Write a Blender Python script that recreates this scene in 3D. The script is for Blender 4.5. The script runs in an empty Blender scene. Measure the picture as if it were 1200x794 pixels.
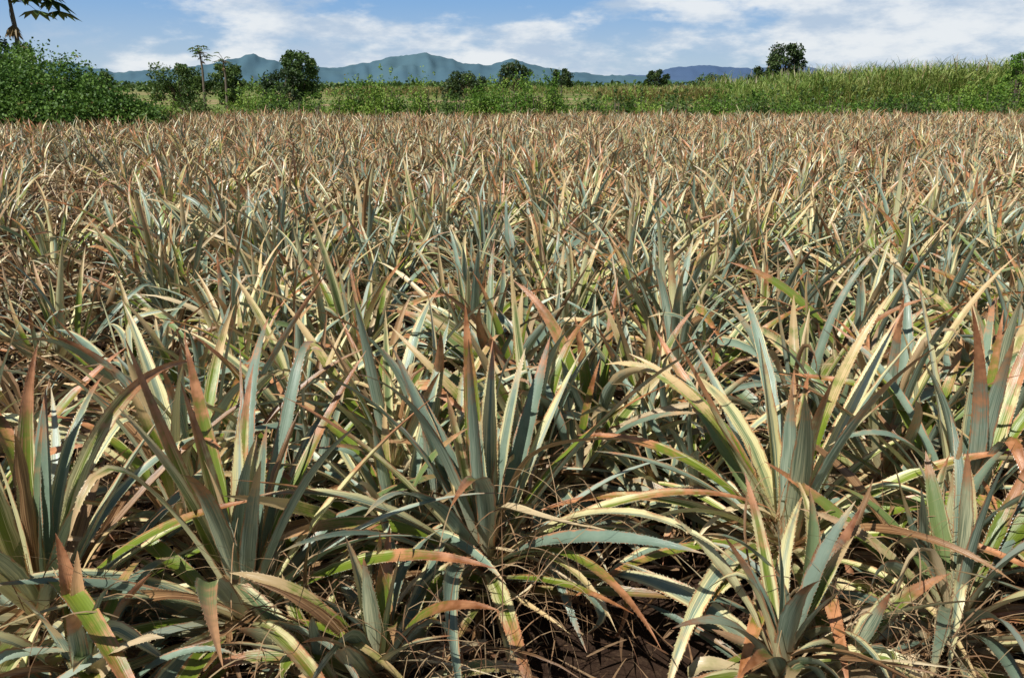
import bpy, math, random
import numpy as np
from mathutils import Vector, Euler
R = np.random.default_rng(11)
random.seed(11)
sc = bpy.context.scene
CAMH = 2.1
def PX(px, d): return (px-600)*d*0.00102
def PZ(py, d): return CAMH+(100-py)*d*0.00097

# ---------------------------------------------------------------- mesh builder
class MB:
    def __init__(s): s.v=[];s.l=[];s.c=[];s.a=[];s.m=[];s.n=0
    def add(s,V,F,A=None,mat=0):
        V=np.asarray(V,dtype=np.float32).reshape(-1,3);F=np.asarray(F,dtype=np.int32)
        if A is None: A=np.tile(np.array([.5,.5,.5,0],dtype=np.float32),(len(V),1))
        s.v.append(V);s.l.append((F+s.n).ravel());s.c.append(np.full(len(F),F.shape[1],dtype=np.int32))
        s.a.append(np.asarray(A,dtype=np.float32).reshape(-1,4));s.m.append(np.full(len(F),mat,dtype=np.int32));s.n+=len(V)
    def merge(s,o,eul,off):
        m=np.array(Euler(eul).to_matrix())
        for v,l,c,a,mm in zip(o.v,o.l,o.c,o.a,o.m):
            v2=v@m.T.astype(np.float32)+np.array(off,dtype=np.float32);v2[:,2]=np.maximum(v2[:,2],.012)
            s.v.append(v2);s.l.append(l+s.n);s.c.append(c);s.a.append(a);s.m.append(mm)
        s.n+=o.n
    def mesh(s,name,mats,smooth=False):
        me=bpy.data.meshes.new(name)
        V=np.concatenate(s.v);L=np.concatenate(s.l);C=np.concatenate(s.c);A=np.concatenate(s.a);M=np.concatenate(s.m)
        me.vertices.add(len(V));me.vertices.foreach_set('co',V.ravel())
        me.loops.add(len(L));me.loops.foreach_set('vertex_index',L)
        me.polygons.add(len(C));st=np.concatenate([[0],np.cumsum(C)[:-1]]).astype(np.int32)
        me.polygons.foreach_set('loop_start',st);me.polygons.foreach_set('loop_total',C)
        me.polygons.foreach_set('material_index',M)
        me.polygons.foreach_set('use_smooth',np.full(len(C),smooth))
        at=me.attributes.new('lc','FLOAT_COLOR','POINT');at.data.foreach_set('color',A.ravel())
        for m in mats: me.materials.append(m)
        me.update(calc_edges=True);me.validate()
        return me
    def obj(s,name,mats,smooth=False,loc=(0,0,0)):
        o=bpy.data.objects.new(name,s.mesh(name,mats,smooth));o.location=loc
        sc.collection.objects.link(o);return o

# ---------------------------------------------------------------- node helpers
def mat(name):
    m=bpy.data.materials.new(name);m.use_nodes=True;nt=m.node_tree;nt.nodes.clear();return m,nt
def setin(nt,sock,v):
    if v is None: return
    if isinstance(v,bpy.types.NodeSocket): nt.links.new(v,sock)
    else:
        if isinstance(v,tuple) and len(v)==3 and sock.type=='RGBA': v=v+(1,)
        sock.default_value=v
def M(nt,op,a,b=None,clamp=False):
    n=nt.nodes.new('ShaderNodeMath');n.operation=op;n.use_clamp=clamp
    setin(nt,n.inputs[0],a);setin(nt,n.inputs[1],b);return n.outputs[0]
def MIX(nt,f,a,b,bt='MIX'):
    n=nt.nodes.new('ShaderNodeMix');n.data_type='RGBA';n.blend_type=bt
    setin(nt,n.inputs[0],f);setin(nt,n.inputs[6],a);setin(nt,n.inputs[7],b);return n.outputs[2]
def SS(nt,v,a,b,lo=0.,hi=1.):
    n=nt.nodes.new('ShaderNodeMapRange');n.interpolation_type='SMOOTHSTEP'
    setin(nt,n.inputs[0],v);n.inputs[1].default_value=a;n.inputs[2].default_value=b
    n.inputs[3].default_value=lo;n.inputs[4].default_value=hi;return n.outputs[0]
def NOISE(nt,vec,scale,detail=3.,rough=.55):
    n=nt.nodes.new('ShaderNodeTexNoise');setin(nt,n.inputs['Vector'],vec)
    n.inputs['Scale'].default_value=scale;n.inputs['Detail'].default_value=detail;n.inputs['Roughness'].default_value=rough
    return n.outputs[0]
def COMB(nt,x,y,z):
    n=nt.nodes.new('ShaderNodeCombineXYZ')
    for i,v in enumerate((x,y,z)): setin(nt,n.inputs[i],v)
    return n.outputs[0]
def ATTR(nt):
    n=nt.nodes.new('ShaderNodeAttribute');n.attribute_name='lc'
    s=nt.nodes.new('ShaderNodeSeparateColor');nt.links.new(n.outputs['Color'],s.inputs[0])
    return s.outputs[0],s.outputs[1],s.outputs[2],n.outputs['Alpha']
def GEO(nt): return nt.nodes.new('ShaderNodeNewGeometry')
def FIN(nt,col,rough=.6,transl=0.,spec=.3,bump=None,tcol=None):
    o=nt.nodes.new('ShaderNodeOutputMaterial');p=nt.nodes.new('ShaderNodeBsdfPrincipled')
    setin(nt,p.inputs['Base Color'],col);setin(nt,p.inputs['Roughness'],rough);p.inputs['Specular IOR Level'].default_value=spec
    if bump is not None:
        b=nt.nodes.new('ShaderNodeBump');b.inputs['Strength'].default_value=bump[1];b.inputs['Distance'].default_value=bump[2]
        nt.links.new(bump[0],b.inputs['Height']);nt.links.new(b.outputs[0],p.inputs['Normal'])
    if transl>0:
        t=nt.nodes.new('ShaderNodeBsdfTranslucent');setin(nt,t.inputs[0],tcol if tcol is not None else col)
        x=nt.nodes.new('ShaderNodeMixShader');x.inputs[0].default_value=transl
        nt.links.new(p.outputs[0],x.inputs[1]);nt.links.new(t.outputs[0],x.inputs[2]);nt.links.new(x.outputs[0],o.inputs[0])
    else: nt.links.new(p.outputs[0],o.inputs[0])

# ---------------------------------------------------------------- materials
def pineapple_mat(name,hi):
    m,nt=mat(name)
    ac,al,rn,dr=ATTR(nt)
    g=GEO(nt)
    oi=nt.nodes.new('ShaderNodeObjectInfo')
    e=M(nt,'MULTIPLY',M(nt,'ABSOLUTE',M(nt,'SUBTRACT',ac,.5)),2.)
    rnd2=M(nt,'FRACT',M(nt,'MULTIPLY',rn,7.31))
    rnd3=M(nt,'FRACT',M(nt,'MULTIPLY',rn,23.7))
    rnd4=M(nt,'FRACT',M(nt,'MULTIPLY',rn,51.3))
    n1=NOISE(nt,COMB(nt,M(nt,'MULTIPLY',ac,16. if hi else 9.),M(nt,'MULTIPLY',al,2.6),M(nt,'MULTIPLY',rn,60.)),1.,3. if hi else 1.,.65)
    n2=NOISE(nt,g.outputs['Position'],11.,3. if hi else 1.,.65)
    c1=M(nt,'SUBTRACT',n1,.5);c2=M(nt,'SUBTRACT',n2,.5)
    silver=MIX(nt,n2,(.11,.17,.12),(.30,.375,.28))
    silver=MIX(nt,SS(nt,rnd4,.62,1.,0.,.7),silver,(.56,.62,.51))
    olive=MIX(nt,n1,(.075,.125,.016),(.26,.32,.045))
    inner=MIX(nt,SS(nt,rnd2,.30,.64),silver,olive)
    cream=MIX(nt,n1,(.60,.53,.20),(.88,.82,.52))
    fc=SS(nt,M(nt,'ADD',M(nt,'ADD',e,M(nt,'MULTIPLY',c1,2.0)),M(nt,'MULTIPLY',M(nt,'SUBTRACT',rnd3,.65),1.3)),.42,.90)
    top=MIX(nt,fc,inner,cream)
    under=MIX(nt,SS(nt,n1,.3,.7),(.12,.18,.13),(.40,.465,.35))
    under=MIX(nt,M(nt,'MULTIPLY',SS(nt,M(nt,'ADD',rnd3,M(nt,'MULTIPLY',c1,.6)),.52,.95),.88),under,cream)
    top=MIX(nt,g.outputs['Backfacing'],top,under)
    top=MIX(nt,SS(nt,M(nt,'ADD',al,M(nt,'MULTIPLY',c1,.3)),.32,.04,0.,.75),top,(.58,.50,.31))
    red=MIX(nt,SS(nt,n2,.3,.7),(.20,.055,.022),(.56,.26,.135))
    top=MIX(nt,SS(nt,M(nt,'ADD',e,M(nt,'MULTIPLY',c2,.8)),.80,1.0,0.,.85),top,red)
    tip=SS(nt,M(nt,'ADD',M(nt,'ADD',M(nt,'ADD',al,M(nt,'MULTIPLY',c2,.7)),M(nt,'MULTIPLY',c1,.5)),M(nt,'MULTIPLY',M(nt,'SUBTRACT',rnd2,.5),.45)),.66 if hi else .50,.94)
    tipc=MIX(nt,SS(nt,rn,.35,.75),red,(.62,.45,.24))
    top=MIX(nt,M(nt,'MULTIPLY',tip,.92),top,tipc)
    dryshadec=MIX(nt,SS(nt,n1,.3,.7),(.085,.034,.014),(.45,.27,.135))  # dead-leaf brown, its dark end deepened to paint shade into the plant interiors
    dryshadec=MIX(nt,SS(nt,rnd2,.58,.92),dryshadec,(.68,.55,.34))
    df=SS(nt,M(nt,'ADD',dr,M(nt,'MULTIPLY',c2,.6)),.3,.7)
    col=MIX(nt,df,top,dryshadec)
    hv=nt.nodes.new('ShaderNodeHueSaturation');setin(nt,hv.inputs['Color'],col);hv.inputs['Saturation'].default_value=1.05
    setin(nt,hv.inputs['Value'],SS(nt,oi.outputs['Random'],0.,1.,.85,1.2))
    rough=SS(nt,n1,.2,.8,.26,.5)
    FIN(nt,hv.outputs[0],rough,.06 if hi else 0.,.6,(n1,.45,.004) if hi else None)
    return m
def foliage_mat(name,dark,mid,light,transl=.25,sc1=.5):
    m,nt=mat(name);ac,al,rn,dr=ATTR(nt);g=GEO(nt)
    n=NOISE(nt,g.outputs['Position'],sc1,3.)
    c=MIX(nt,rn,dark,mid)
    c=MIX(nt,SS(nt,M(nt,'ADD',n,M(nt,'MULTIPLY',M(nt,'SUBTRACT',rn,.5),.35)),.42,.68),c,light)
    c=MIX(nt,dr,c,(.30,.20,.09))
    FIN(nt,c,.5,transl,.35);return m
def straw_mat(name,a,b,c3):
    m,nt=mat(name);ac,al,rn,dr=ATTR(nt);g=GEO(nt)
    n=NOISE(nt,g.outputs['Position'],14.,3.)
    c=MIX(nt,rn,a,b);c=MIX(nt,SS(nt,n,.45,.65),c,c3);FIN(nt,c,.75,.12,.2);return m
def bark_mat():
    m,nt=mat('bark');g=GEO(nt);n=NOISE(nt,g.outputs['Position'],6.,5.)
    FIN(nt,MIX(nt,n,(.07,.05,.035),(.24,.20,.15)),.85,0,.2,(n,.6,.03));return m
def ground_mat():
    m,nt=mat('ground_soil_and_grass');g=GEO(nt)
    sp=nt.nodes.new('ShaderNodeSeparateXYZ');nt.links.new(g.outputs['Position'],sp.inputs[0])
    n=NOISE(nt,g.outputs['Position'],7.,6.,.65);nf=NOISE(nt,g.outputs['Position'],.06,5.);nm=NOISE(nt,g.outputs['Position'],40.,4.,.7)
    soil=MIX(nt,n,(.018,.010,.007),(.065,.036,.021));soil=MIX(nt,SS(nt,nm,.5,.7,0,.5),soil,(.11,.07,.04))
    gr=MIX(nt,nf,(.10,.16,.03),(.28,.28,.10))
    gr=MIX(nt,SS(nt,nf,.50,.60),gr,(.36,.26,.14))
    f=SS(nt,M(nt,'ADD',sp.outputs[1],M(nt,'MULTIPLY',n,2.)),43.,45.)
    FIN(nt,MIX(nt,f,soil,gr),.9,0,.15,(n,.7,.05));return m
def hill_mat(name,a,b,s):
    m,nt=mat(name);g=GEO(nt);n=NOISE(nt,g.outputs['Position'],s,5.)
    FIN(nt,MIX(nt,SS(nt,n,.35,.65),a,b),1.,0,0.);return m
MP=pineapple_mat('pineapple_leaf',True)
MPF=pineapple_mat('pineapple_leaf_field',False)
MG=foliage_mat('bright_foliage',(.065,.15,.016),(.15,.28,.035),(.29,.41,.07),.3)
MD=foliage_mat('dark_foliage',(.018,.04,.012),(.04,.075,.02),(.085,.13,.035),.18)
MC=foliage_mat('cane_foliage',(.10,.18,.025),(.20,.30,.055),(.34,.39,.11),.3,.25)
MPY=foliage_mat('papaya_foliage',(.035,.075,.018),(.08,.145,.03),(.14,.21,.05),.25)
MS=straw_mat('dry_straw',(.13,.06,.03),(.50,.36,.20),(.32,.18,.09))
MT=straw_mat('pale_tassel',(.38,.31,.22),(.55,.47,.36),(.45,.37,.27))
MB_=bark_mat()

# ---------------------------------------------------------------- pineapple
def leaf(b,base,az,th0,L,W,bend,ns,na,dry,spines=False,twist=0.,kink=None,azd=0.,pw=1.6,chan=.55,rn=None):
    s=np.linspace(0,1,ns+1)
    th=th0+bend*s**pw
    if kink: th=th+kink[1]/(1+np.exp(-(s-kink[0])*40))
    a=az+azd*s
    d=np.stack([np.sin(th)*np.cos(a),np.sin(th)*np.sin(a),np.cos(th)],1)
    c=np.array(base)+np.concatenate([[[0,0,0]],np.cumsum((d[1:]+d[:-1])*.5,0)*L/ns])
    c[:,2]=np.maximum(c[:,2],.015+.01*R.random())
    h=np.stack([-np.sin(a),np.cos(a),np.zeros_like(a)],1)
    n=np.cross(d,h)
    tw=twist*s
    side=h*np.cos(tw)[:,None]+n*np.sin(tw)[:,None];nn=np.cross(d,side)
    w=W*(0.88+.2*np.sin(np.pi*np.clip(s*1.15,0,1)))
    w=w*(1+.5*np.clip(.12-s,0,1)/.12)
    w=w*np.interp(s,[0,.45,.7,.88,1],[1,.97,.78,.44,.05]);w[-1]=.0008
    w=w*(1+R.normal(0,.03+.10*dry,ns+1))
    ch=chan*(1.-.35*s)
    x=np.linspace(-1,1,na+1)
    V=c[:,None,:]+side[:,None,:]*(w[:,None]*x[None,:])[:,:,None]+nn[:,None,:]*((np.abs(x)**1.5)[None,:]*(w*ch)[:,None])[:,:,None]
    k=na+1
    i,j=np.meshgrid(np.arange(ns),np.arange(na),indexing='ij');i=i.ravel();j=j.ravel()
    F=np.stack([i*k+j,(i+1)*k+j,(i+1)*k+j+1,i*k+j+1],1)
    if rn is None: rn=R.random()
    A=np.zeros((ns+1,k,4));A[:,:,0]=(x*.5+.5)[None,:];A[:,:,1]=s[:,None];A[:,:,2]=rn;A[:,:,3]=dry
    b.add(V.reshape(-1,3),F,A)
    if spines:
        q=np.linspace(.1,.93,int(L*60));q=q+R.normal(0,.004,len(q))
        for sx,col in ((-1,0),(1,na)):
            e=np.stack([np.interp(q,s,V[:,col,t]) for t in range(3)],1)
            dd=np.stack([np.interp(q,s,d[:,t]) for t in range(3)],1)
            oo=np.stack([np.interp(q,s,side[:,t]) for t in range(3)],1)*sx
            sz=.0028+.0016*R.random((len(q),1))
            P=np.stack([e-dd*.003-oo*.001,e+dd*.003-oo*.001,e+oo*sz+dd*.006],1).reshape(-1,3)
            F=np.arange(len(P)).reshape(-1,3)
            A=np.zeros((len(P),4));A[:,0]=.5+.38*sx;A[:,1]=np.repeat(q,3);A[:,2]=rn;A[:,3]=dry
            b.add(P,F,A)
def plant(seed,nl,ns,na,spines,H=1.,extra=0,WS=1.,dryadd=0.,low=0,arch=1.):
    global R
    R=np.random.default_rng(seed);b=MB()
    for k in range(nl+low):
        r=k/(nl-1)
        if k>=nl: r=R.uniform(0,.3)
        az=k*2.39996+R.normal(0,.35)
        th=math.radians(np.interp(r,[0,.35,.7,1],[84,54,27,5])+R.normal(0,9))
        L=H*np.interp(r,[0,.3,.75,1],[.68,.98,1.04,.66])*R.uniform(.78,1.12)
        bend=math.radians(np.interp(r,[0,.4,.8,1],[38,56,28,6])*R.uniform(.2,2.0))*arch
        if dryadd>.4: bend*=1.9
        p=R.random()
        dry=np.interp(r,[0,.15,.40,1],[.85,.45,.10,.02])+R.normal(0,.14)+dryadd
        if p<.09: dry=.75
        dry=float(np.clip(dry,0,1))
        W=WS*R.uniform(.019,.034)*np.interp(r,[0,1],[1,.95])*(1-.35*dry)
        kink=None
        if R.random()<(.10+.45*dry): kink=(R.uniform(.3,.85),math.radians(R.uniform(30,120)))
        z0=.03+.2*r;rad=.045*(1-r*.6)
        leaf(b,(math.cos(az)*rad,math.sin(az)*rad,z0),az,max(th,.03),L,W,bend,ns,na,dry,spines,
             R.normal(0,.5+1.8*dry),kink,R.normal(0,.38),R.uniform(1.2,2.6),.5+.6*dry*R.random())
    for k in range(extra):
        az=R.uniform(0,6.283)
        leaf(b,(math.cos(az)*.05,math.sin(az)*.05,R.uniform(.03,.3)),az,math.radians(R.uniform(30,95)),R.uniform(.3,.7),R.uniform(.004,.013),
             math.radians(R.uniform(30,140)),max(5,ns//2),2,1.,False,R.normal(0,3),None,R.normal(0,1.),1.3,1.)
    return b
def clump(seed,nl,ns,na,spines,H,extra,WS,dryadd=0.,low=0,arch=1.,nside=None):
    """ratoon clump: main rosette plus side shoots that lean outwards"""
    rg=np.random.default_rng(seed+5000)
    b=MB();b.merge(plant(seed,int(nl*.72),ns,na,spines,H,extra,WS,dryadd,low,arch),(rg.normal(0,.12),rg.normal(0,.12),0),(0,0,0))
    for k in range(rg.integers(1,3) if nside is None else nside):
        a=rg.uniform(0,6.28);t=rg.uniform(.15,.45)
        sub=plant(seed*7+k,int(nl*.30),ns,na,spines,H*rg.uniform(.65,.98),2,WS*.92,dryadd,0,arch)
        b.merge(sub,(-math.sin(a)*t,math.cos(a)*t,0),(math.cos(a)*.13,math.sin(a)*.13,.02))
    return b
# individually built plants nearest the viewer: x, y, seed, height, extra single leaves (az,th,L,W,bend,rn,dry)
OL,SI,CR,OC=.10,.02,.04,.12
spec={1:[(172,17,1.15,.043,-4,OC,0),(150,9,.95,.040,4,.12,0),(60,9,.75,.045,5,SI,0),(100,6,.8,.042,3,CR,0),(80,12,.7,.04,2,CR,0),(25,34,1.15,.035,18,OC,.05),(-20,46,1.15,.036,46,OL,.1),(-60,56,1.05,.038,66,OC,.3),(195,50,.95,.03,70,.45,.35),(230,62,.9,.034,50,OL,0),(-95,66,.95,.036,50,OL,.05),(125,22,1.1,.034,10,OL,0),(-5,40,1.15,.034,50,SI,0),(-120,60,1.,.036,60,SI,0),(-40,70,1.0,.034,30,OC,.1)],
 2:[(95,4,1.12,.038,3,OL,0),(42,27,1.0,.052,4,CR,0),(36,31,1.0,.045,4,CR,0),(70,12,.95,.045,8,CR,0),(-29,44,1.2,.034,76,.42,.4),(-8,54,1.25,.032,66,OC,.2),(185,30,1.1,.03,24,OC,.1),(-80,66,.9,.034,70,OC,.2),(150,18,1.,.04,8,SI,0),(10,66,1.05,.03,36,SI,.05),(-50,50,1.1,.034,80,OL,.1)],
 3:[(172,24,1.12,.046,2,OC,0),(120,8,.95,.045,3,CR,0),(80,5,.8,.04,2,CR,0),(28,28,1.15,.042,8,CR,0),(-130,58,1.1,.036,66,OL,0),(-95,56,1.05,.036,70,OC,.05),(-150,64,1.15,.036,46,OL,.05),(0,50,1.1,.034,44,OC,.1),(-45,54,1.05,.036,70,OC,.2),(200,40,1.1,.04,34,SI,0),(185,34,1.1,.036,60,OL,0),(-115,68,1.1,.034,40,OL,.05),(-170,52,1.2,.032,60,OC,.1)],
 4:[(150,14,1.2,.045,4,CR,0),(90,5,.95,.048,2,SI,0),(40,24,1.1,.04,12,OC,0),(-100,58,1.0,.036,60,OC,.2),(-60,48,1.05,.04,50,CR,.05),(190,38,1.2,.034,34,OC,.1),(170,50,1.15,.032,50,OL,.1)],
 5:[(165,14,1.2,.04,0,.12,.1),(30,25,1.,.042,12,SI,0),(80,8,.9,.045,5,CR,0),(-50,56,.95,.034,60,CR,.25),(-10,38,1.05,.036,40,OL,0),(-80,64,1.0,.036,60,OL,.1)]}
hero=[(-1.02,2.58,1,1.18),(-.10,2.92,2,1.18),(1.22,3.08,3,1.18),(2.02,3.15,4,1.18),(-1.80,2.58,5,1.18),
      (1.66,2.52,7,.9),(-.45,2.25,8,.62),(-1.50,3.35,9,1.15),(-.62,3.75,10,1.15),(.50,4.0,11,1.15),
      (1.65,4.1,12,1.15),(2.62,3.9,13,1.15),(-2.4,3.2,14,1.15),(-1.25,4.4,15,1.1),(.05,4.75,16,1.1),(1.1,5.0,17,1.1),(-2.3,4.5,18,1.1),(2.35,2.5,19,1.),(2.35,5.1,20,1.1),
      (.95,2.3,21,.66),(-1.4,2.1,24,.6),(-.5,3.15,26,.9)]
for x,y,sd,h in hero:
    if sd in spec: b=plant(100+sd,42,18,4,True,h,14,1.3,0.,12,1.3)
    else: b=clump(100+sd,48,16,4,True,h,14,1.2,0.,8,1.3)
    rz=0 if sd in spec else sd*1.7
    for (az,th,L,W,bd,rn,dr) in spec.get(sd,[]):
        a=math.radians(az)
        leaf(b,(math.cos(a)*.035,math.sin(a)*.035,.16),a,math.radians(th),L,W*.98,math.radians(bd),22,4,dr,True,R.normal(0,.3),None,R.normal(0,.15),1.7,.5,rn+R.uniform(-.004,.004))
    o=bpy.data.objects.new('pineapple_plant',b.mesh('pineapple_plant',[MP],True));o.location=(x,y,0)
    o.rotation_euler=(0.08*math.sin(sd*3),.08*math.cos(sd*5),rz);sc.collection.objects.link(o)

def gn_field(name,pts,rot,scl,vi,variants,colname):
    col=bpy.data.collections.new(colname)
    for i,me in enumerate(variants):
        o=bpy.data.objects.new('%s_variant_%02d'%(colname,i),me);col.objects.link(o)
    me=bpy.data.meshes.new(name);me.vertices.add(len(pts));me.vertices.foreach_set('co',np.asarray(pts,dtype=np.float32).ravel())
    a=me.attributes.new('rot','FLOAT_VECTOR','POINT');a.data.foreach_set('vector',np.asarray(rot,dtype=np.float32).ravel())
    a=me.attributes.new('scl','FLOAT','POINT');a.data.foreach_set('value',np.asarray(scl,dtype=np.float32))
    a=me.attributes.new('vi','INT','POINT');a.data.foreach_set('value',np.asarray(vi,dtype=np.int32))
    o=bpy.data.objects.new(name,me);sc.collection.objects.link(o)
    ng=bpy.data.node_groups.new(name+'_scatter','GeometryNodeTree')
    ng.interface.new_socket('Geometry',in_out='INPUT',socket_type='NodeSocketGeometry')
    ng.interface.new_socket('Geometry',in_out='OUTPUT',socket_type='NodeSocketGeometry')
    gi=ng.nodes.new('NodeGroupInput');go=ng.nodes.new('NodeGroupOutput')
    ip=ng.nodes.new('GeometryNodeInstanceOnPoints');ci=ng.nodes.new('GeometryNodeCollectionInfo')
    ci.inputs['Collection'].default_value=col;ci.inputs['Separate Children'].default_value=True;ci.inputs['Reset Children'].default_value=True
    def na(nm,t):
        n=ng.nodes.new('GeometryNodeInputNamedAttribute');n.data_type=t;n.inputs['Name'].default_value=nm;return n.outputs['Attribute']
    er=ng.nodes.new('FunctionNodeEulerToRotation')
    ng.links.new(gi.outputs[0],ip.inputs['Points']);ng.links.new(ci.outputs[0],ip.inputs['Instance'])
    ip.inputs['Pick Instance'].default_value=True
    ng.links.new(na('vi','INT'),ip.inputs['Instance Index'])
    ng.links.new(na('rot','FLOAT_VECTOR'),er.inputs[0]);ng.links.new(er.outputs[0],ip.inputs['Rotation'])
    ng.links.new(na('scl','FLOAT'),ip.inputs['Scale']);ng.links.new(ip.outputs[0],go.inputs[0])
    md=o.modifiers.new('scatter','NODES');md.node_group=ng
    return o
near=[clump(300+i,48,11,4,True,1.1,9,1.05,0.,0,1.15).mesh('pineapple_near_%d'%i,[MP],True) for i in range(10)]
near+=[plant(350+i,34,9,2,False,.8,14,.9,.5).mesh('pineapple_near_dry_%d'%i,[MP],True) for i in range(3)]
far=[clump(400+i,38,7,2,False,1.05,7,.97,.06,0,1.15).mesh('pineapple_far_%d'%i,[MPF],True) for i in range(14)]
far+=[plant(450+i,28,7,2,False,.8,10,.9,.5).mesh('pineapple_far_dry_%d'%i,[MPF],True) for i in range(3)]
R=np.random.default_rng(77)
hp=np.array([(h[0],h[1]) for h in hero])
P1=[];P2=[]
for xr in np.arange(-42,42,.74):
    y=2.35+R.uniform(0,.4)
    while y<45:
        y+=.45 if y<18 else .53
        x=xr+R.normal(0,.14)+.25*math.sin(y*.12+xr*.05);yy=y+R.normal(0,.12)
        if abs(x)>.74*yy+4.5: continue
        if x<-15 and yy>34.5: continue
        if yy>42.5+1.3*math.sin(x*.35)+.8*math.sin(x*1.1): continue
        if np.min((hp[:,0]-x)**2+(hp[:,1]-yy)**2)<.38**2: continue
        if .2<x<.9 and yy<3.7: continue
        if yy<5.4 and abs(x)<3 and R.random()<.40: continue
        if R.random()<.05: continue
        strip=math.exp(-((x+5.2+(yy-9)*.42)/1.1)**2)*(1 if yy<20 else .5)*.85+.10
        (P1 if yy<10 else P2).append((x,yy,0,R.random()<strip))
for nm,P,var,cn in (('pineapple_rows_near',P1,near,'pineapple_plant_near'),('pineapple_field',P2,far,'pineapple_plant_far')):
    n=len(P);P=np.array(P,dtype=float);nv=len(var)-3
    lx=.16*np.sin(P[:,0]*.9+1.7*np.sin(P[:,1]*.5));ly=.16*np.sin(P[:,1]*.8+2*np.sin(P[:,0]*.4))
    rz=R.uniform(0,6.283,n);tx=lx+R.normal(0,.13,n);ty=ly-.06+R.normal(0,.13,n)
    rot=np.stack([tx,ty,rz],1)
    vi=np.where(P[:,3]>.5,nv+R.integers(0,3,n),R.integers(0,nv,n))
    s=R.uniform(.76,1.12,n)*np.interp(P[:,1],[0,10,40],[1.05,.98,.88])
    gn_field(nm,P[:,:3],rot,s,vi,var,cn)
print('plants',len(P1),len(P2))

# ---------------------------------------------------------------- vectorised strips (grass, cane, litter)
def strips(b,base,az,th,L,W,bend,ns=4,dry=None,flat=False,mat=0,rn=None,zmin=.012,rollr=.6):
    N=len(base);s=np.linspace(0,1,ns+1)[None,:]
    T=th[:,None]+bend[:,None]*s**1.4
    A=az[:,None]+R.normal(0,.3,(N,1))*s
    d=np.stack([np.sin(T)*np.cos(A),np.sin(T)*np.sin(A),np.cos(T)],2)
    c=base[:,None,:]+np.concatenate([np.zeros((N,1,3)),np.cumsum((d[:,1:]+d[:,:-1])*.5,1)*(L/ns)[:,None,None]],1)
    c[:,:,2]=np.maximum(c[:,:,2],zmin+R.random((N,1))*.02)
    h=np.stack([-np.sin(A),np.cos(A),0*A],2);n=np.cross(d,h);rl=R.normal(0,rollr,(N,1,1))
    h=h*np.cos(rl)+n*np.sin(rl)
    w=W[:,None]*np.clip(1-s**2.2,.06,1)*np.clip(.5+s*3,0,1)
    V=np.stack([c-h*w[:,:,None],c+h*w[:,:,None]],2)
    i=(np.arange(N)[:,None]*(ns+1)+np.arange(ns)[None,:]).ravel()*2
    F=np.stack([i,i+2,i+3,i+1],1)
    C=np.zeros((N,ns+1,2,4));C[...,1]=s[:,:,None];C[...,2]=(R.random(N) if rn is None else rn)[:,None,None]
    if dry is not None: C[...,3]=dry[:,None,None]
    b.add(V.reshape(-1,3),F,C,mat)
b=MB();N=4000
y=1.0+R.random(N)**1.3*11;x=R.uniform(-1,1,N)*(.75*y+2)
strips(b,np.stack([x,y,R.uniform(.01,.12,N)],1),R.uniform(0,6.28,N),np.radians(R.uniform(65,115,N)),R.uniform(.12,.5,N),R.uniform(.002,.010,N),np.radians(R.uniform(-30,50,N)),5,rn=R.random(N)*.5)
b.obj('dry_leaf_litter',[MS])
b=MB();N=0
for cx,cy,n in ((.15,2.75,180),(-.75,2.35,160),(1.75,2.7,190),(2.1,2.9,110),(-1.5,2.4,110),(0.,3.5,80),(1.0,2.9,70),(-.2,2.2,120),(1.3,2.25,150),(-.5,3.2,70),(1.4,3.6,70),(-1.9,3.4,70)):
    strips(b,np.stack([R.normal(cx,.14,n),R.normal(cy,.1,n),R.uniform(.02,.5,n)],1),R.uniform(0,6.28,n),np.radians(R.uniform(5,70,n)),R.uniform(.12,.5,n),R.uniform(.0012,.003,n),np.radians(R.uniform(30,220,n)),8)
b.obj('dry_grass',[MS])

# ---------------------------------------------------------------- leaves for shrubs / trees
def leaves(b,cl,size,mat=0,up=.35,dryp=.02,asp=.5):
    for (cx,cy,cz,rx,ry,rz,n) in cl:
        n=int(n);u=R.normal(size=(n,3));u/=np.linalg.norm(u,axis=1)[:,None]
        r=R.random(n)**.38*(1+.10*np.sin(u[:,0]*5+cx)+.10*np.sin(u[:,2]*6+cy)+.08*np.sin(u[:,1]*7))
        p=np.array([cx,cy,cz])+u*r[:,None]*np.array([rx,ry,rz])
        p[:,2]=np.maximum(p[:,2],.05)
        d=R.normal(size=(n,3))+u*.5;d[:,2]-=.25;d/=np.linalg.norm(d,axis=1)[:,None]
        nn=R.normal(size=(n,3))+u*.8;nn[:,2]+=up*2
        sd=np.cross(d,nn);sd/=np.linalg.norm(sd,axis=1)[:,None]+1e-6
        up_=np.cross(sd,d)
        L=size*R.uniform(.6,1.35,n)[:,None];w=L*asp
        V=np.stack([p-d*L*.5,p+sd*w*.5+up_*L*.08,p+d*L*.5,p-sd*w*.5+up_*L*.08],1)
        A=np.zeros((n,4,4));A[:,:,2]=np.clip(R.normal(.5,.25,n),0,1)[:,None];A[:,:,3]=(R.random(n)<dryp)[:,None]*.8
        b.add(V.reshape(-1,3),np.arange(4*n).reshape(-1,4),A,mat)
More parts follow.
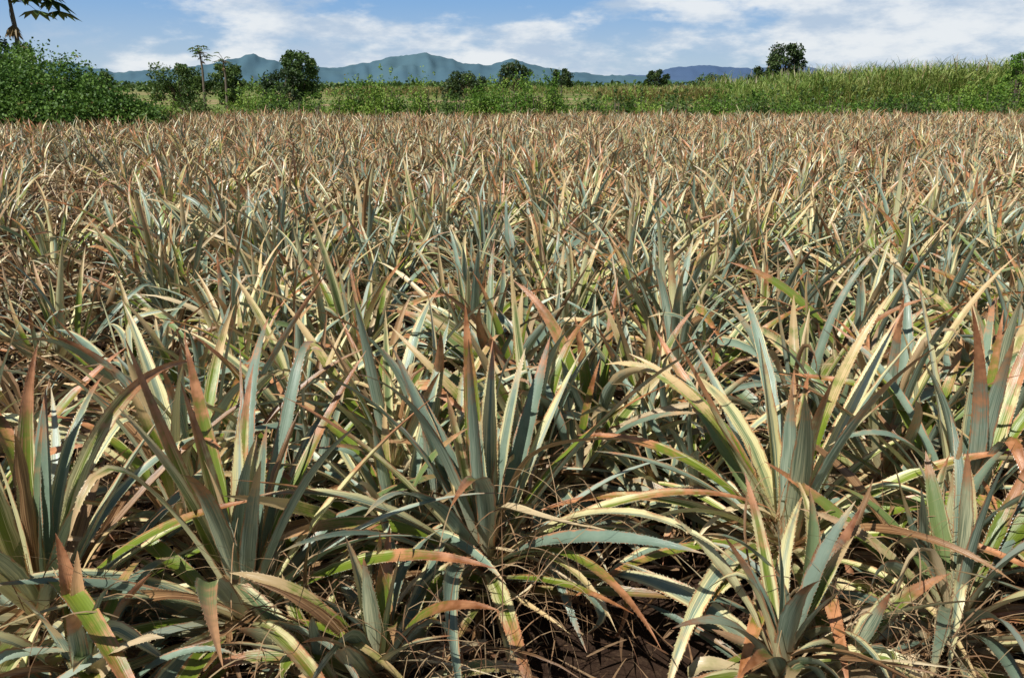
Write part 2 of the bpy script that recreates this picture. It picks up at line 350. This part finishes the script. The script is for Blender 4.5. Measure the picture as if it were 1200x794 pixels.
def tube(b,P,rad,k=7,mat=1):
    P=np.array(P,dtype=float);n=len(P);d=np.gradient(P,axis=0);d/=np.linalg.norm(d,axis=1)[:,None]+1e-9
    ref=np.array([0.3,1,0.1]);s1=np.cross(d,ref);s1/=np.linalg.norm(s1,axis=1)[:,None];s2=np.cross(d,s1)
    a=np.linspace(0,2*np.pi,k,endpoint=False)
    V=P[:,None,:]+(s1[:,None,:]*np.cos(a)[None,:,None]+s2[:,None,:]*np.sin(a)[None,:,None])*np.array(rad)[:,None,None]
    i,j=np.meshgrid(np.arange(n-1),np.arange(k),indexing='ij');i=i.ravel();j=j.ravel();j2=(j+1)%k
    b.add(V.reshape(-1,3),np.stack([i*k+j,i*k+j2,(i+1)*k+j2,(i+1)*k+j],1),None,mat)
def tree(name,px,d,top,wpx,trunk_frac=.3,mat_=None,nl=5000,size=.3,nclump=16,trunkr=None,lean=0.,flat=1.):
    x=PX(px,d);zt=PZ(top,d);w=wpx*d*.00102*.5;b=MB()
    zb=zt*trunk_frac;tr=trunkr or zt*.035
    pts=[(x,d,0),(x+lean*.3,d,zb*.5),(x+lean*.6,d,zb),(x+lean,d,zb+(zt-zb)*.55)]
    tube(b,pts,[tr*1.3,tr,tr*.85,tr*.35])
    cl=[];ch=(zt-zb)
    for k in range(nclump):
        a=k*2.4+R.normal(0,.4);f=(k+.5)/nclump
        zz=zb+ch*(.12+.78*f);rr=w*math.sqrt(max(.05,1-((f-.35)/.72)**2))*R.uniform(.45,.9)
        ex=(x+lean+math.cos(a)*rr,d+math.sin(a)*rr*.8,zz)
        st=(x+lean*.6,d,zb*.8+ch*.25*f)
        mid=((ex[0]+st[0])/2+R.normal(0,.1),(ex[1]+st[1])/2,st[2]+(zz-st[2])*.6)
        tube(b,[st,mid,ex],[tr*.45,tr*.28,tr*.08],5)
        q=R.uniform(.2,.42)
        cl.append((ex[0],ex[1],ex[2],w*q,w*q,min(w,ch)*q*.75*flat,nl/nclump))
    leaves(b,cl,size,0,.5,.01)
    return b.obj(name,[mat_ or MD,MB_])
def shrub(name,items,size,mat_,nper=900,dryp=.02):
    b=MB();cl=[]
    for (px,d,top,wpx) in items:
        x=PX(px,d);zt=max(.6,PZ(top,d));w=wpx*d*.00102*.5
        m=max(3,int(w*1.6))
        for k in range(m+3):
            ox=R.uniform(-.85,.85)*w;hh=zt*R.uniform(.6,1.12)*(1-.4*(ox/w)**2)
            cl.append((x+ox,d+R.uniform(-.6,.6),hh*.52,w*R.uniform(.22,.45)+.15,.7,hh*.52,nper/(m+3)*max(1,w*.6)))
        for k in range(5):
            ox=R.uniform(-.6,.6)*w;tube(b,[(x+ox,d,0),(x+ox*1.05,d,zt*.4),(x+ox*1.25,d,zt*.7)],[.04,.03,.01],5)
        n=int(6*max(1,w));tx=x+R.uniform(-.8,.8,n)*w;tz=zt*R.uniform(.75,1.15,n)
        for q in range(n): cl.append((tx[q],d+R.uniform(-.4,.4),tz[q],.09,.09,.2,9))
    leaves(b,cl,size,0,.4,dryp);return b.obj(name,[mat_,MB_])

# big creeper-covered bush at the left
MBU=foliage_mat('creeper_foliage',(.035,.090,.012),(.09,.185,.025),(.17,.29,.05),.25,.8)
b=MB();cl=[]
for px,top,d in ((-140,46,36),(-90,38,35),(-50,38,35),(-15,43,35),(15,47,35),(45,53,34.5),(68,61,34),(88,70,34),(108,83,33.5),(130,98,33),(30,68,32.5),(60,80,32.3),(0,66,32.5),(-30,74,32.5),(95,100,32.2),(150,118,33),(15,96,31.6),(50,104,31.6),(-20,100,31.6),(165,128,33.5)):
    x=PX(px,d);z=PZ(top,d)
    for k in range(4):
        q=R.uniform(.82,1.03)
        cl.append((x+R.normal(0,.4),d+R.normal(0,.5),z*q*.52,R.uniform(.8,1.2),1.0,z*q*.48,850))
for px in (-20,20,60,100): tube(b,[(PX(px,34),34,0),(PX(px,34)+.2,34,1.2),(PX(px,34)-.2,34.2,2.3)],[.09,.07,.03])
leaves(b,cl,.13,0,.5,.015,.7);b.obj('creeper_covered_bush',[MBU,MB_])
tree('dark_leafy_tree',5,42,38,90,.2,MD,4000,.2,16)

# papaya trees
def papaya(name,px,d,top,crown,r=.1,nl=16,dead=4,size=1.,droop=105):
    b=MB();x=PX(px,d);z=PZ(top,d)
    tube(b,[(x-.1,d,0),(x,d,z*.4),(x+.05,d,z*.75),(x,d,z)],[r*1.3,r,r*.8,r*.55],8,1)
    for k in range(nl+dead):
        dd=k>=nl;a=k*2.4+R.normal(0,.3);th=math.radians(R.uniform(10,droop) if not dd else R.uniform(135,165));L=crown*R.uniform(.6,1.1)*(.55 if dd else 1)
        z0=z-R.uniform(0,.25)*crown-(.1*crown if dd else 0)
        P=[];c=np.array([x,d,z0]);P.append(c.copy())
        for s in range(4):
            t=th+.22*s;c=c+np.array([math.sin(t)*math.cos(a),math.sin(t)*math.sin(a),math.cos(t)])*L/4;P.append(c.copy())
        tube(b,P,[.022,.02,.017,.014,.01],4,1)
        n=9;f=np.linspace(-2.5,2.5,n);rad=crown*.48*size*R.uniform(.8,1.15)*(.5 if dd else 1)
        out=np.array([math.cos(a),math.sin(a),0]);sd=np.array([-math.sin(a),math.cos(a),0])
        dn=R.uniform(.4,1.2) if not dd else 2.2
        for q in f:
            dirv=out*math.cos(q)+sd*math.sin(q);ll=rad*(1-.12*abs(q))
            tipp=c+dirv*ll+np.array([0,0,-dn*ll*.6]);m1=c+dirv*ll*.55+np.array([0,0,-dn*ll*.2])
            pr=np.cross(dirv,[0,0,1]);wv=ll*.2
            V=[c,m1+pr*wv,tipp,m1-pr*wv]
            A=np.zeros((4,4));A[:,2]=R.random();A[:,3]=.9 if dd else (.25 if R.random()<.1 else 0)
            b.add(V,[[0,1,2,3]],A,0)
    b.obj(name,[MPY,MB_])
papaya('papaya_tree',28,43,-4,2.1,.13,22,3,1.0,80)
papaya('papaya_tree',238,52,62,.65,.08,16,2)
papaya('papaya_tree',264,52,72,.6,.08,14,2)

# middle-distance trees
tree('mango_tree',210,54,74,70,.15,MPY,5500,.2,20)
tree('leafy_tree',266,55,72,46,.15,MPY,4200,.2,18)
tree('leafy_tree',350,60,58,54,.2,MPY,5600,.22,26)
tree('leafy_tree',332,58,80,56,.15,MD,2800,.2,12)
tree('round_tree',546,120,86,60,.05,MD,4200,.4,18)
tree('round_tree',603,110,74,40,.3,MD,3400,.34,16)
tree('round_tree',658,150,80,28,.35,MD,2400,.4,14)
tree('round_tree',768,160,82,30,.3,MD,2400,.45,14)
tree('broadleaf_tree',914,95,50,50,.22,MD,4800,.34,24,lean=.5)
tree('broadleaf_tree',892,95,78,34,.3,MD,1800,.33,10)
tree('round_tree',838,170,88,50,.1,MPY,2200,.5,12)
tree('round_tree',118,130,84,34,.2,MPY,2200,.4,12)
tree('leafy_tree',1194,62,56,44,.1,MG,3500,.2,16)
b=MB();cl=[]
for px in range(-150,1400,14):
    d=R.uniform(230,420);h=PZ(R.uniform(94,98.5),d)
    cl.append((PX(px,d),d,h*.5,R.uniform(4,9),4,h*.5,140))
leaves(b,cl,1.3,0,.5,.0,.8);b.obj('distant_tree_line',[MPY])

# hedge of shrubs and creepers along the far side of the field
items=[]
px=165
while px<1260:
    base=115
    if 400<px<500: base=98
    if 540<px<660: base=98
    if 660<px<740: base=111
    if 180<px<240: base=124
    if 260<px<330: base=108
    if 930<px<1010: base=122
    items.append((px,R.uniform(44.6,47),base+R.uniform(-12,7),R.uniform(24,56)));px+=R.uniform(16,28)
shrub('shrub_hedge',items,.15,MG,900)
items=[(px+R.uniform(-12,12),R.uniform(51,57),R.uniform(105,116),R.uniform(30,65)) for px in range(290,1280,38)]
shrub('shrub_thicket',items,.2,MPY,500)
shrub('dark_shrub',[(800,44,110,34),(690,45,116,40),(1080,44.5,110,40),(1040,45,118,36),(320,45,112,40),(890,45,110,40),(730,46,110,30),(520,44.5,118,26),(230,46,114,40),(1180,44.6,114,30)],.16,MPY,900)
shrub('leafy_bush',[(455,46,86,50),(430,46,98,45),(600,46.5,88,56),(640,46.5,93,50),(565,46.5,97,50),(305,48,98,60),(1165,50,92,60),(1195,52,74,44),(1130,50,98,50)],.16,MG,1800)
b=MB();N=12000
px=R.uniform(150,1300,N);d=R.uniform(43.4,47.5,N)
keep=(np.sin(px*.021)+np.sin(px*.057+1)+R.normal(0,.6,N))>.5;keep|=((px>170)&(px<260))|((px>925)&(px<1010));px=px[keep];d=d[keep];n=len(px)
strips(b,np.stack([(px-600)*d*.00102,d,np.zeros(n)],1),R.uniform(0,6.28,n),np.radians(R.uniform(0,25,n)),R.uniform(.4,1.0,n),R.uniform(.008,.02,n),np.radians(R.uniform(10,70,n)),3)
b.obj('tall_dry_grass',[MS])

# sugarcane
def cane(name,x0,x1,y0,y1,n,hf,dryp,tassel=0):
    b=MB();x=R.uniform(x0,x1,n);y=y0+(y1-y0)*R.random(n)**1.7;H=hf(x,y)*R.uniform(.88,1.07,n)
    z=H*R.uniform(.15,.78,n)
    strips(b,np.stack([x,y,z],1),R.uniform(0,6.28,n),np.radians(R.uniform(0,30,n)),H*R.uniform(.28,.42,n),R.uniform(.025,.05,n)*(y0/70)**.6,np.radians(R.uniform(30,120,n)),4,(R.random(n)<dryp)*.8)
    m=n//8;x=R.uniform(x0,x1,m);y=y0+(y1-y0)*R.random(m)**1.7;H=hf(x,y)
    strips(b,np.stack([x,y,0*x],1),R.uniform(0,6.28,m),np.radians(R.uniform(0,6,m)),H*.75,np.full(m,.02),np.zeros(m),3,np.full(m,.35))
    if tassel:
        x=R.uniform(x0,x1,tassel);y=R.uniform(y0,y1,tassel);H=hf(x,y)
        strips(b,np.stack([x,y,H*.85],1),R.uniform(0,6.28,tassel),np.radians(R.uniform(0,12,tassel)),H*.28,R.uniform(.02,.035,tassel),np.radians(R.uniform(0,50,tassel)),4,mat=1)
    return b.obj(name,[MC,MT])
cane('sugarcane_field',22.3,62,66,105,32000,lambda x,y:np.interp(x,[22,25,30,40,62],[2.6,3.1,3.6,4.0,4.1])+.22*np.sin(x*1.3)+.14*np.sin(x*3.1),.06,380)
cane('sugarcane_field',11,24,92,120,8000,lambda x,y:2.0+.1*np.sin(x),.55,30)
cane('sugarcane_field',-34,-8,150,190,7000,lambda x,y:1.9+.1*np.sin(x*.6),.75,0)
cane('sugarcane_field',-6,30,170,200,6000,lambda x,y:2.0+.1*np.sin(x*.6),.3,0)

# ---------------------------------------------------------------- hills
def hills(name,d,prof,dep,material,seed):
    rg=np.random.default_rng(seed)
    px=np.arange(prof[0][0],prof[-1][0]+1,3.);top=np.interp(px,[p[0] for p in prof],[p[1] for p in prof])
    nx=len(px);ny=26
    k=[rg.normal(0,1,nx) for _ in range(3)]
    def sm(a,w): return np.convolve(a,np.ones(w)/w,'same')*math.sqrt(w)
    jag=sm(k[0],3)*.5+sm(k[1],9)*.9
    h=np.maximum(0,(97-top)+np.minimum(1,(97-top)/8).clip(0)*jag)*d*.00097
    V=[]
    t=np.linspace(0,1,ny)
    nz=rg.normal(0,1,(ny,nx))
    for _ in range(3): nz=(nz+np.roll(nz,1,0)+np.roll(nz,1,1)+np.roll(nz,-1,1))/4*1.35
    for j in range(ny):
        s=math.sin(math.pi*t[j])**1.1
        wob=.18*np.sin(px*.11+j*.4)+.12*np.sin(px*.23-j*.3)+nz[j]*.3
        hh=h*s*(1+wob*(1-s)*1.0)
        V.append(np.stack([(px-600)*d*.00102*(1+(t[j]-.5)*dep/d),np.full(nx,d+(t[j]-.5)*dep),hh-1],1))
    V=np.concatenate(V);i,j=np.meshgrid(np.arange(ny-1),np.arange(nx-1),indexing='ij');i=i.ravel();j=j.ravel()
    b=MB();b.add(V,np.stack([i*nx+j,i*nx+j+1,(i+1)*nx+j+1,(i+1)*nx+j],1));b.obj(name,[material],True)
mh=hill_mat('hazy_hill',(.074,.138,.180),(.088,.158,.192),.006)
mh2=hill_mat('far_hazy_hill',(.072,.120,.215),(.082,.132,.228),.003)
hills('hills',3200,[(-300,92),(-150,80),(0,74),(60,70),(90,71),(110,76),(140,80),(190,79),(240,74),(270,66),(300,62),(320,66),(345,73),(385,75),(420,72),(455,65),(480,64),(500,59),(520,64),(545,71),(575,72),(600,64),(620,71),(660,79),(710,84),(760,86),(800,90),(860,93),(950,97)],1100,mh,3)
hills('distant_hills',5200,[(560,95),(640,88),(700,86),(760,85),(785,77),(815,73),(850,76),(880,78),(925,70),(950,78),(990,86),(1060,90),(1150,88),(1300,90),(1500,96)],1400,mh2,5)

# ---------------------------------------------------------------- ground
b=MB();g=[-9000,-2000,-400,-80]+list(np.arange(-50,50.1,1.))+[80,400,2000,9000]
g=np.array(g);gy=np.array([-2000,-200,-20]+list(np.arange(-5,60,1.))+[90,150,400,1500,4000,9000])
X,Y=np.meshgrid(g,gy);Z=np.where((abs(X)<50)&(Y<60),.03*np.sin(X*2.1)*np.sin(Y*1.7)-.03,-.03)
nx=len(g);i,j=np.meshgrid(np.arange(len(gy)-1),np.arange(nx-1),indexing='ij');i=i.ravel();j=j.ravel()
b.add(np.stack([X.ravel(),Y.ravel(),Z.ravel()],1),np.stack([i*nx+j,i*nx+j+1,(i+1)*nx+j+1,(i+1)*nx+j],1))
b.obj('ground',[ground_mat()],True)

# ---------------------------------------------------------------- light & sky
el=math.radians(52);azs=math.radians(-138)
sd=Vector((math.sin(azs)*math.cos(el),math.cos(azs)*math.cos(el),math.sin(el)))
sl=bpy.data.lights.new('sun','SUN');sl.energy=5.;sl.angle=math.radians(.5);sl.color=(1,.975,.92)
so=bpy.data.objects.new('sun',sl);so.rotation_euler=sd.to_track_quat('Z','Y').to_euler();sc.collection.objects.link(so)
w=bpy.data.worlds.new('World');sc.world=w;w.use_nodes=True;nt=w.node_tree;nt.nodes.clear()
sky=nt.nodes.new('ShaderNodeTexSky');sky.sky_type='NISHITA';sky.sun_disc=False;sky.sun_elevation=el;sky.sun_rotation=azs
sky.air_density=1.;sky.dust_density=.3;sky.ozone_density=2.
tc=nt.nodes.new('ShaderNodeTexCoord');sp=nt.nodes.new('ShaderNodeSeparateXYZ');nt.links.new(tc.outputs['Generated'],sp.inputs[0])
up=M(nt,'MAXIMUM',sp.outputs[2],0.)
low=MIX(nt,SS(nt,up,0.,.12),(9.4,12.2,15.0),(4.0,8.4,15.2))
skyc=MIX(nt,SS(nt,up,.1,.3,.9,0.),sky.outputs[0],low)
cv=COMB(nt,sp.outputs[0],sp.outputs[1],M(nt,'MULTIPLY',up,2.8))
n1=NOISE(nt,cv,6.5,8.,.6);n2=NOISE(nt,cv,2.6,3.,.5);n3=NOISE(nt,cv,10.,6.,.6)
side=M(nt,'MULTIPLY',sp.outputs[0],.13)
cov=M(nt,'ADD',M(nt,'ADD',M(nt,'MULTIPLY',n1,.8),M(nt,'MULTIPLY',n2,.4)),side)
cov=M(nt,'SUBTRACT',cov,SS(nt,up,.12,.4,0.,.14))
cf=SS(nt,cov,.54,.67,0.,.9)
cloud=MIX(nt,SS(nt,n3,.38,.62),(9.6,11.8,14.6),(17.,17.6,18.))
cloud=MIX(nt,SS(nt,up,.1,.4),cloud,(6.,6.6,7.8))
final=MIX(nt,cf,skyc,cloud)
bg=nt.nodes.new('ShaderNodeBackground');bg.inputs[1].default_value=.05;nt.links.new(final,bg.inputs[0])
wo=nt.nodes.new('ShaderNodeOutputWorld');nt.links.new(bg.outputs[0],wo.inputs[0])

# ---------------------------------------------------------------- camera
cd=bpy.data.cameras.new('camera');cd.sensor_width=36;cd.lens=28;cd.clip_end=30000;cd.clip_start=.05
co=bpy.data.objects.new('camera',cd);co.location=(0,0,CAMH);co.rotation_euler=(math.radians(90-17.66),0,0)
sc.collection.objects.link(co);sc.camera=co
sc.view_settings.view_transform='Standard';sc.view_settings.look='None';sc.view_settings.exposure=0
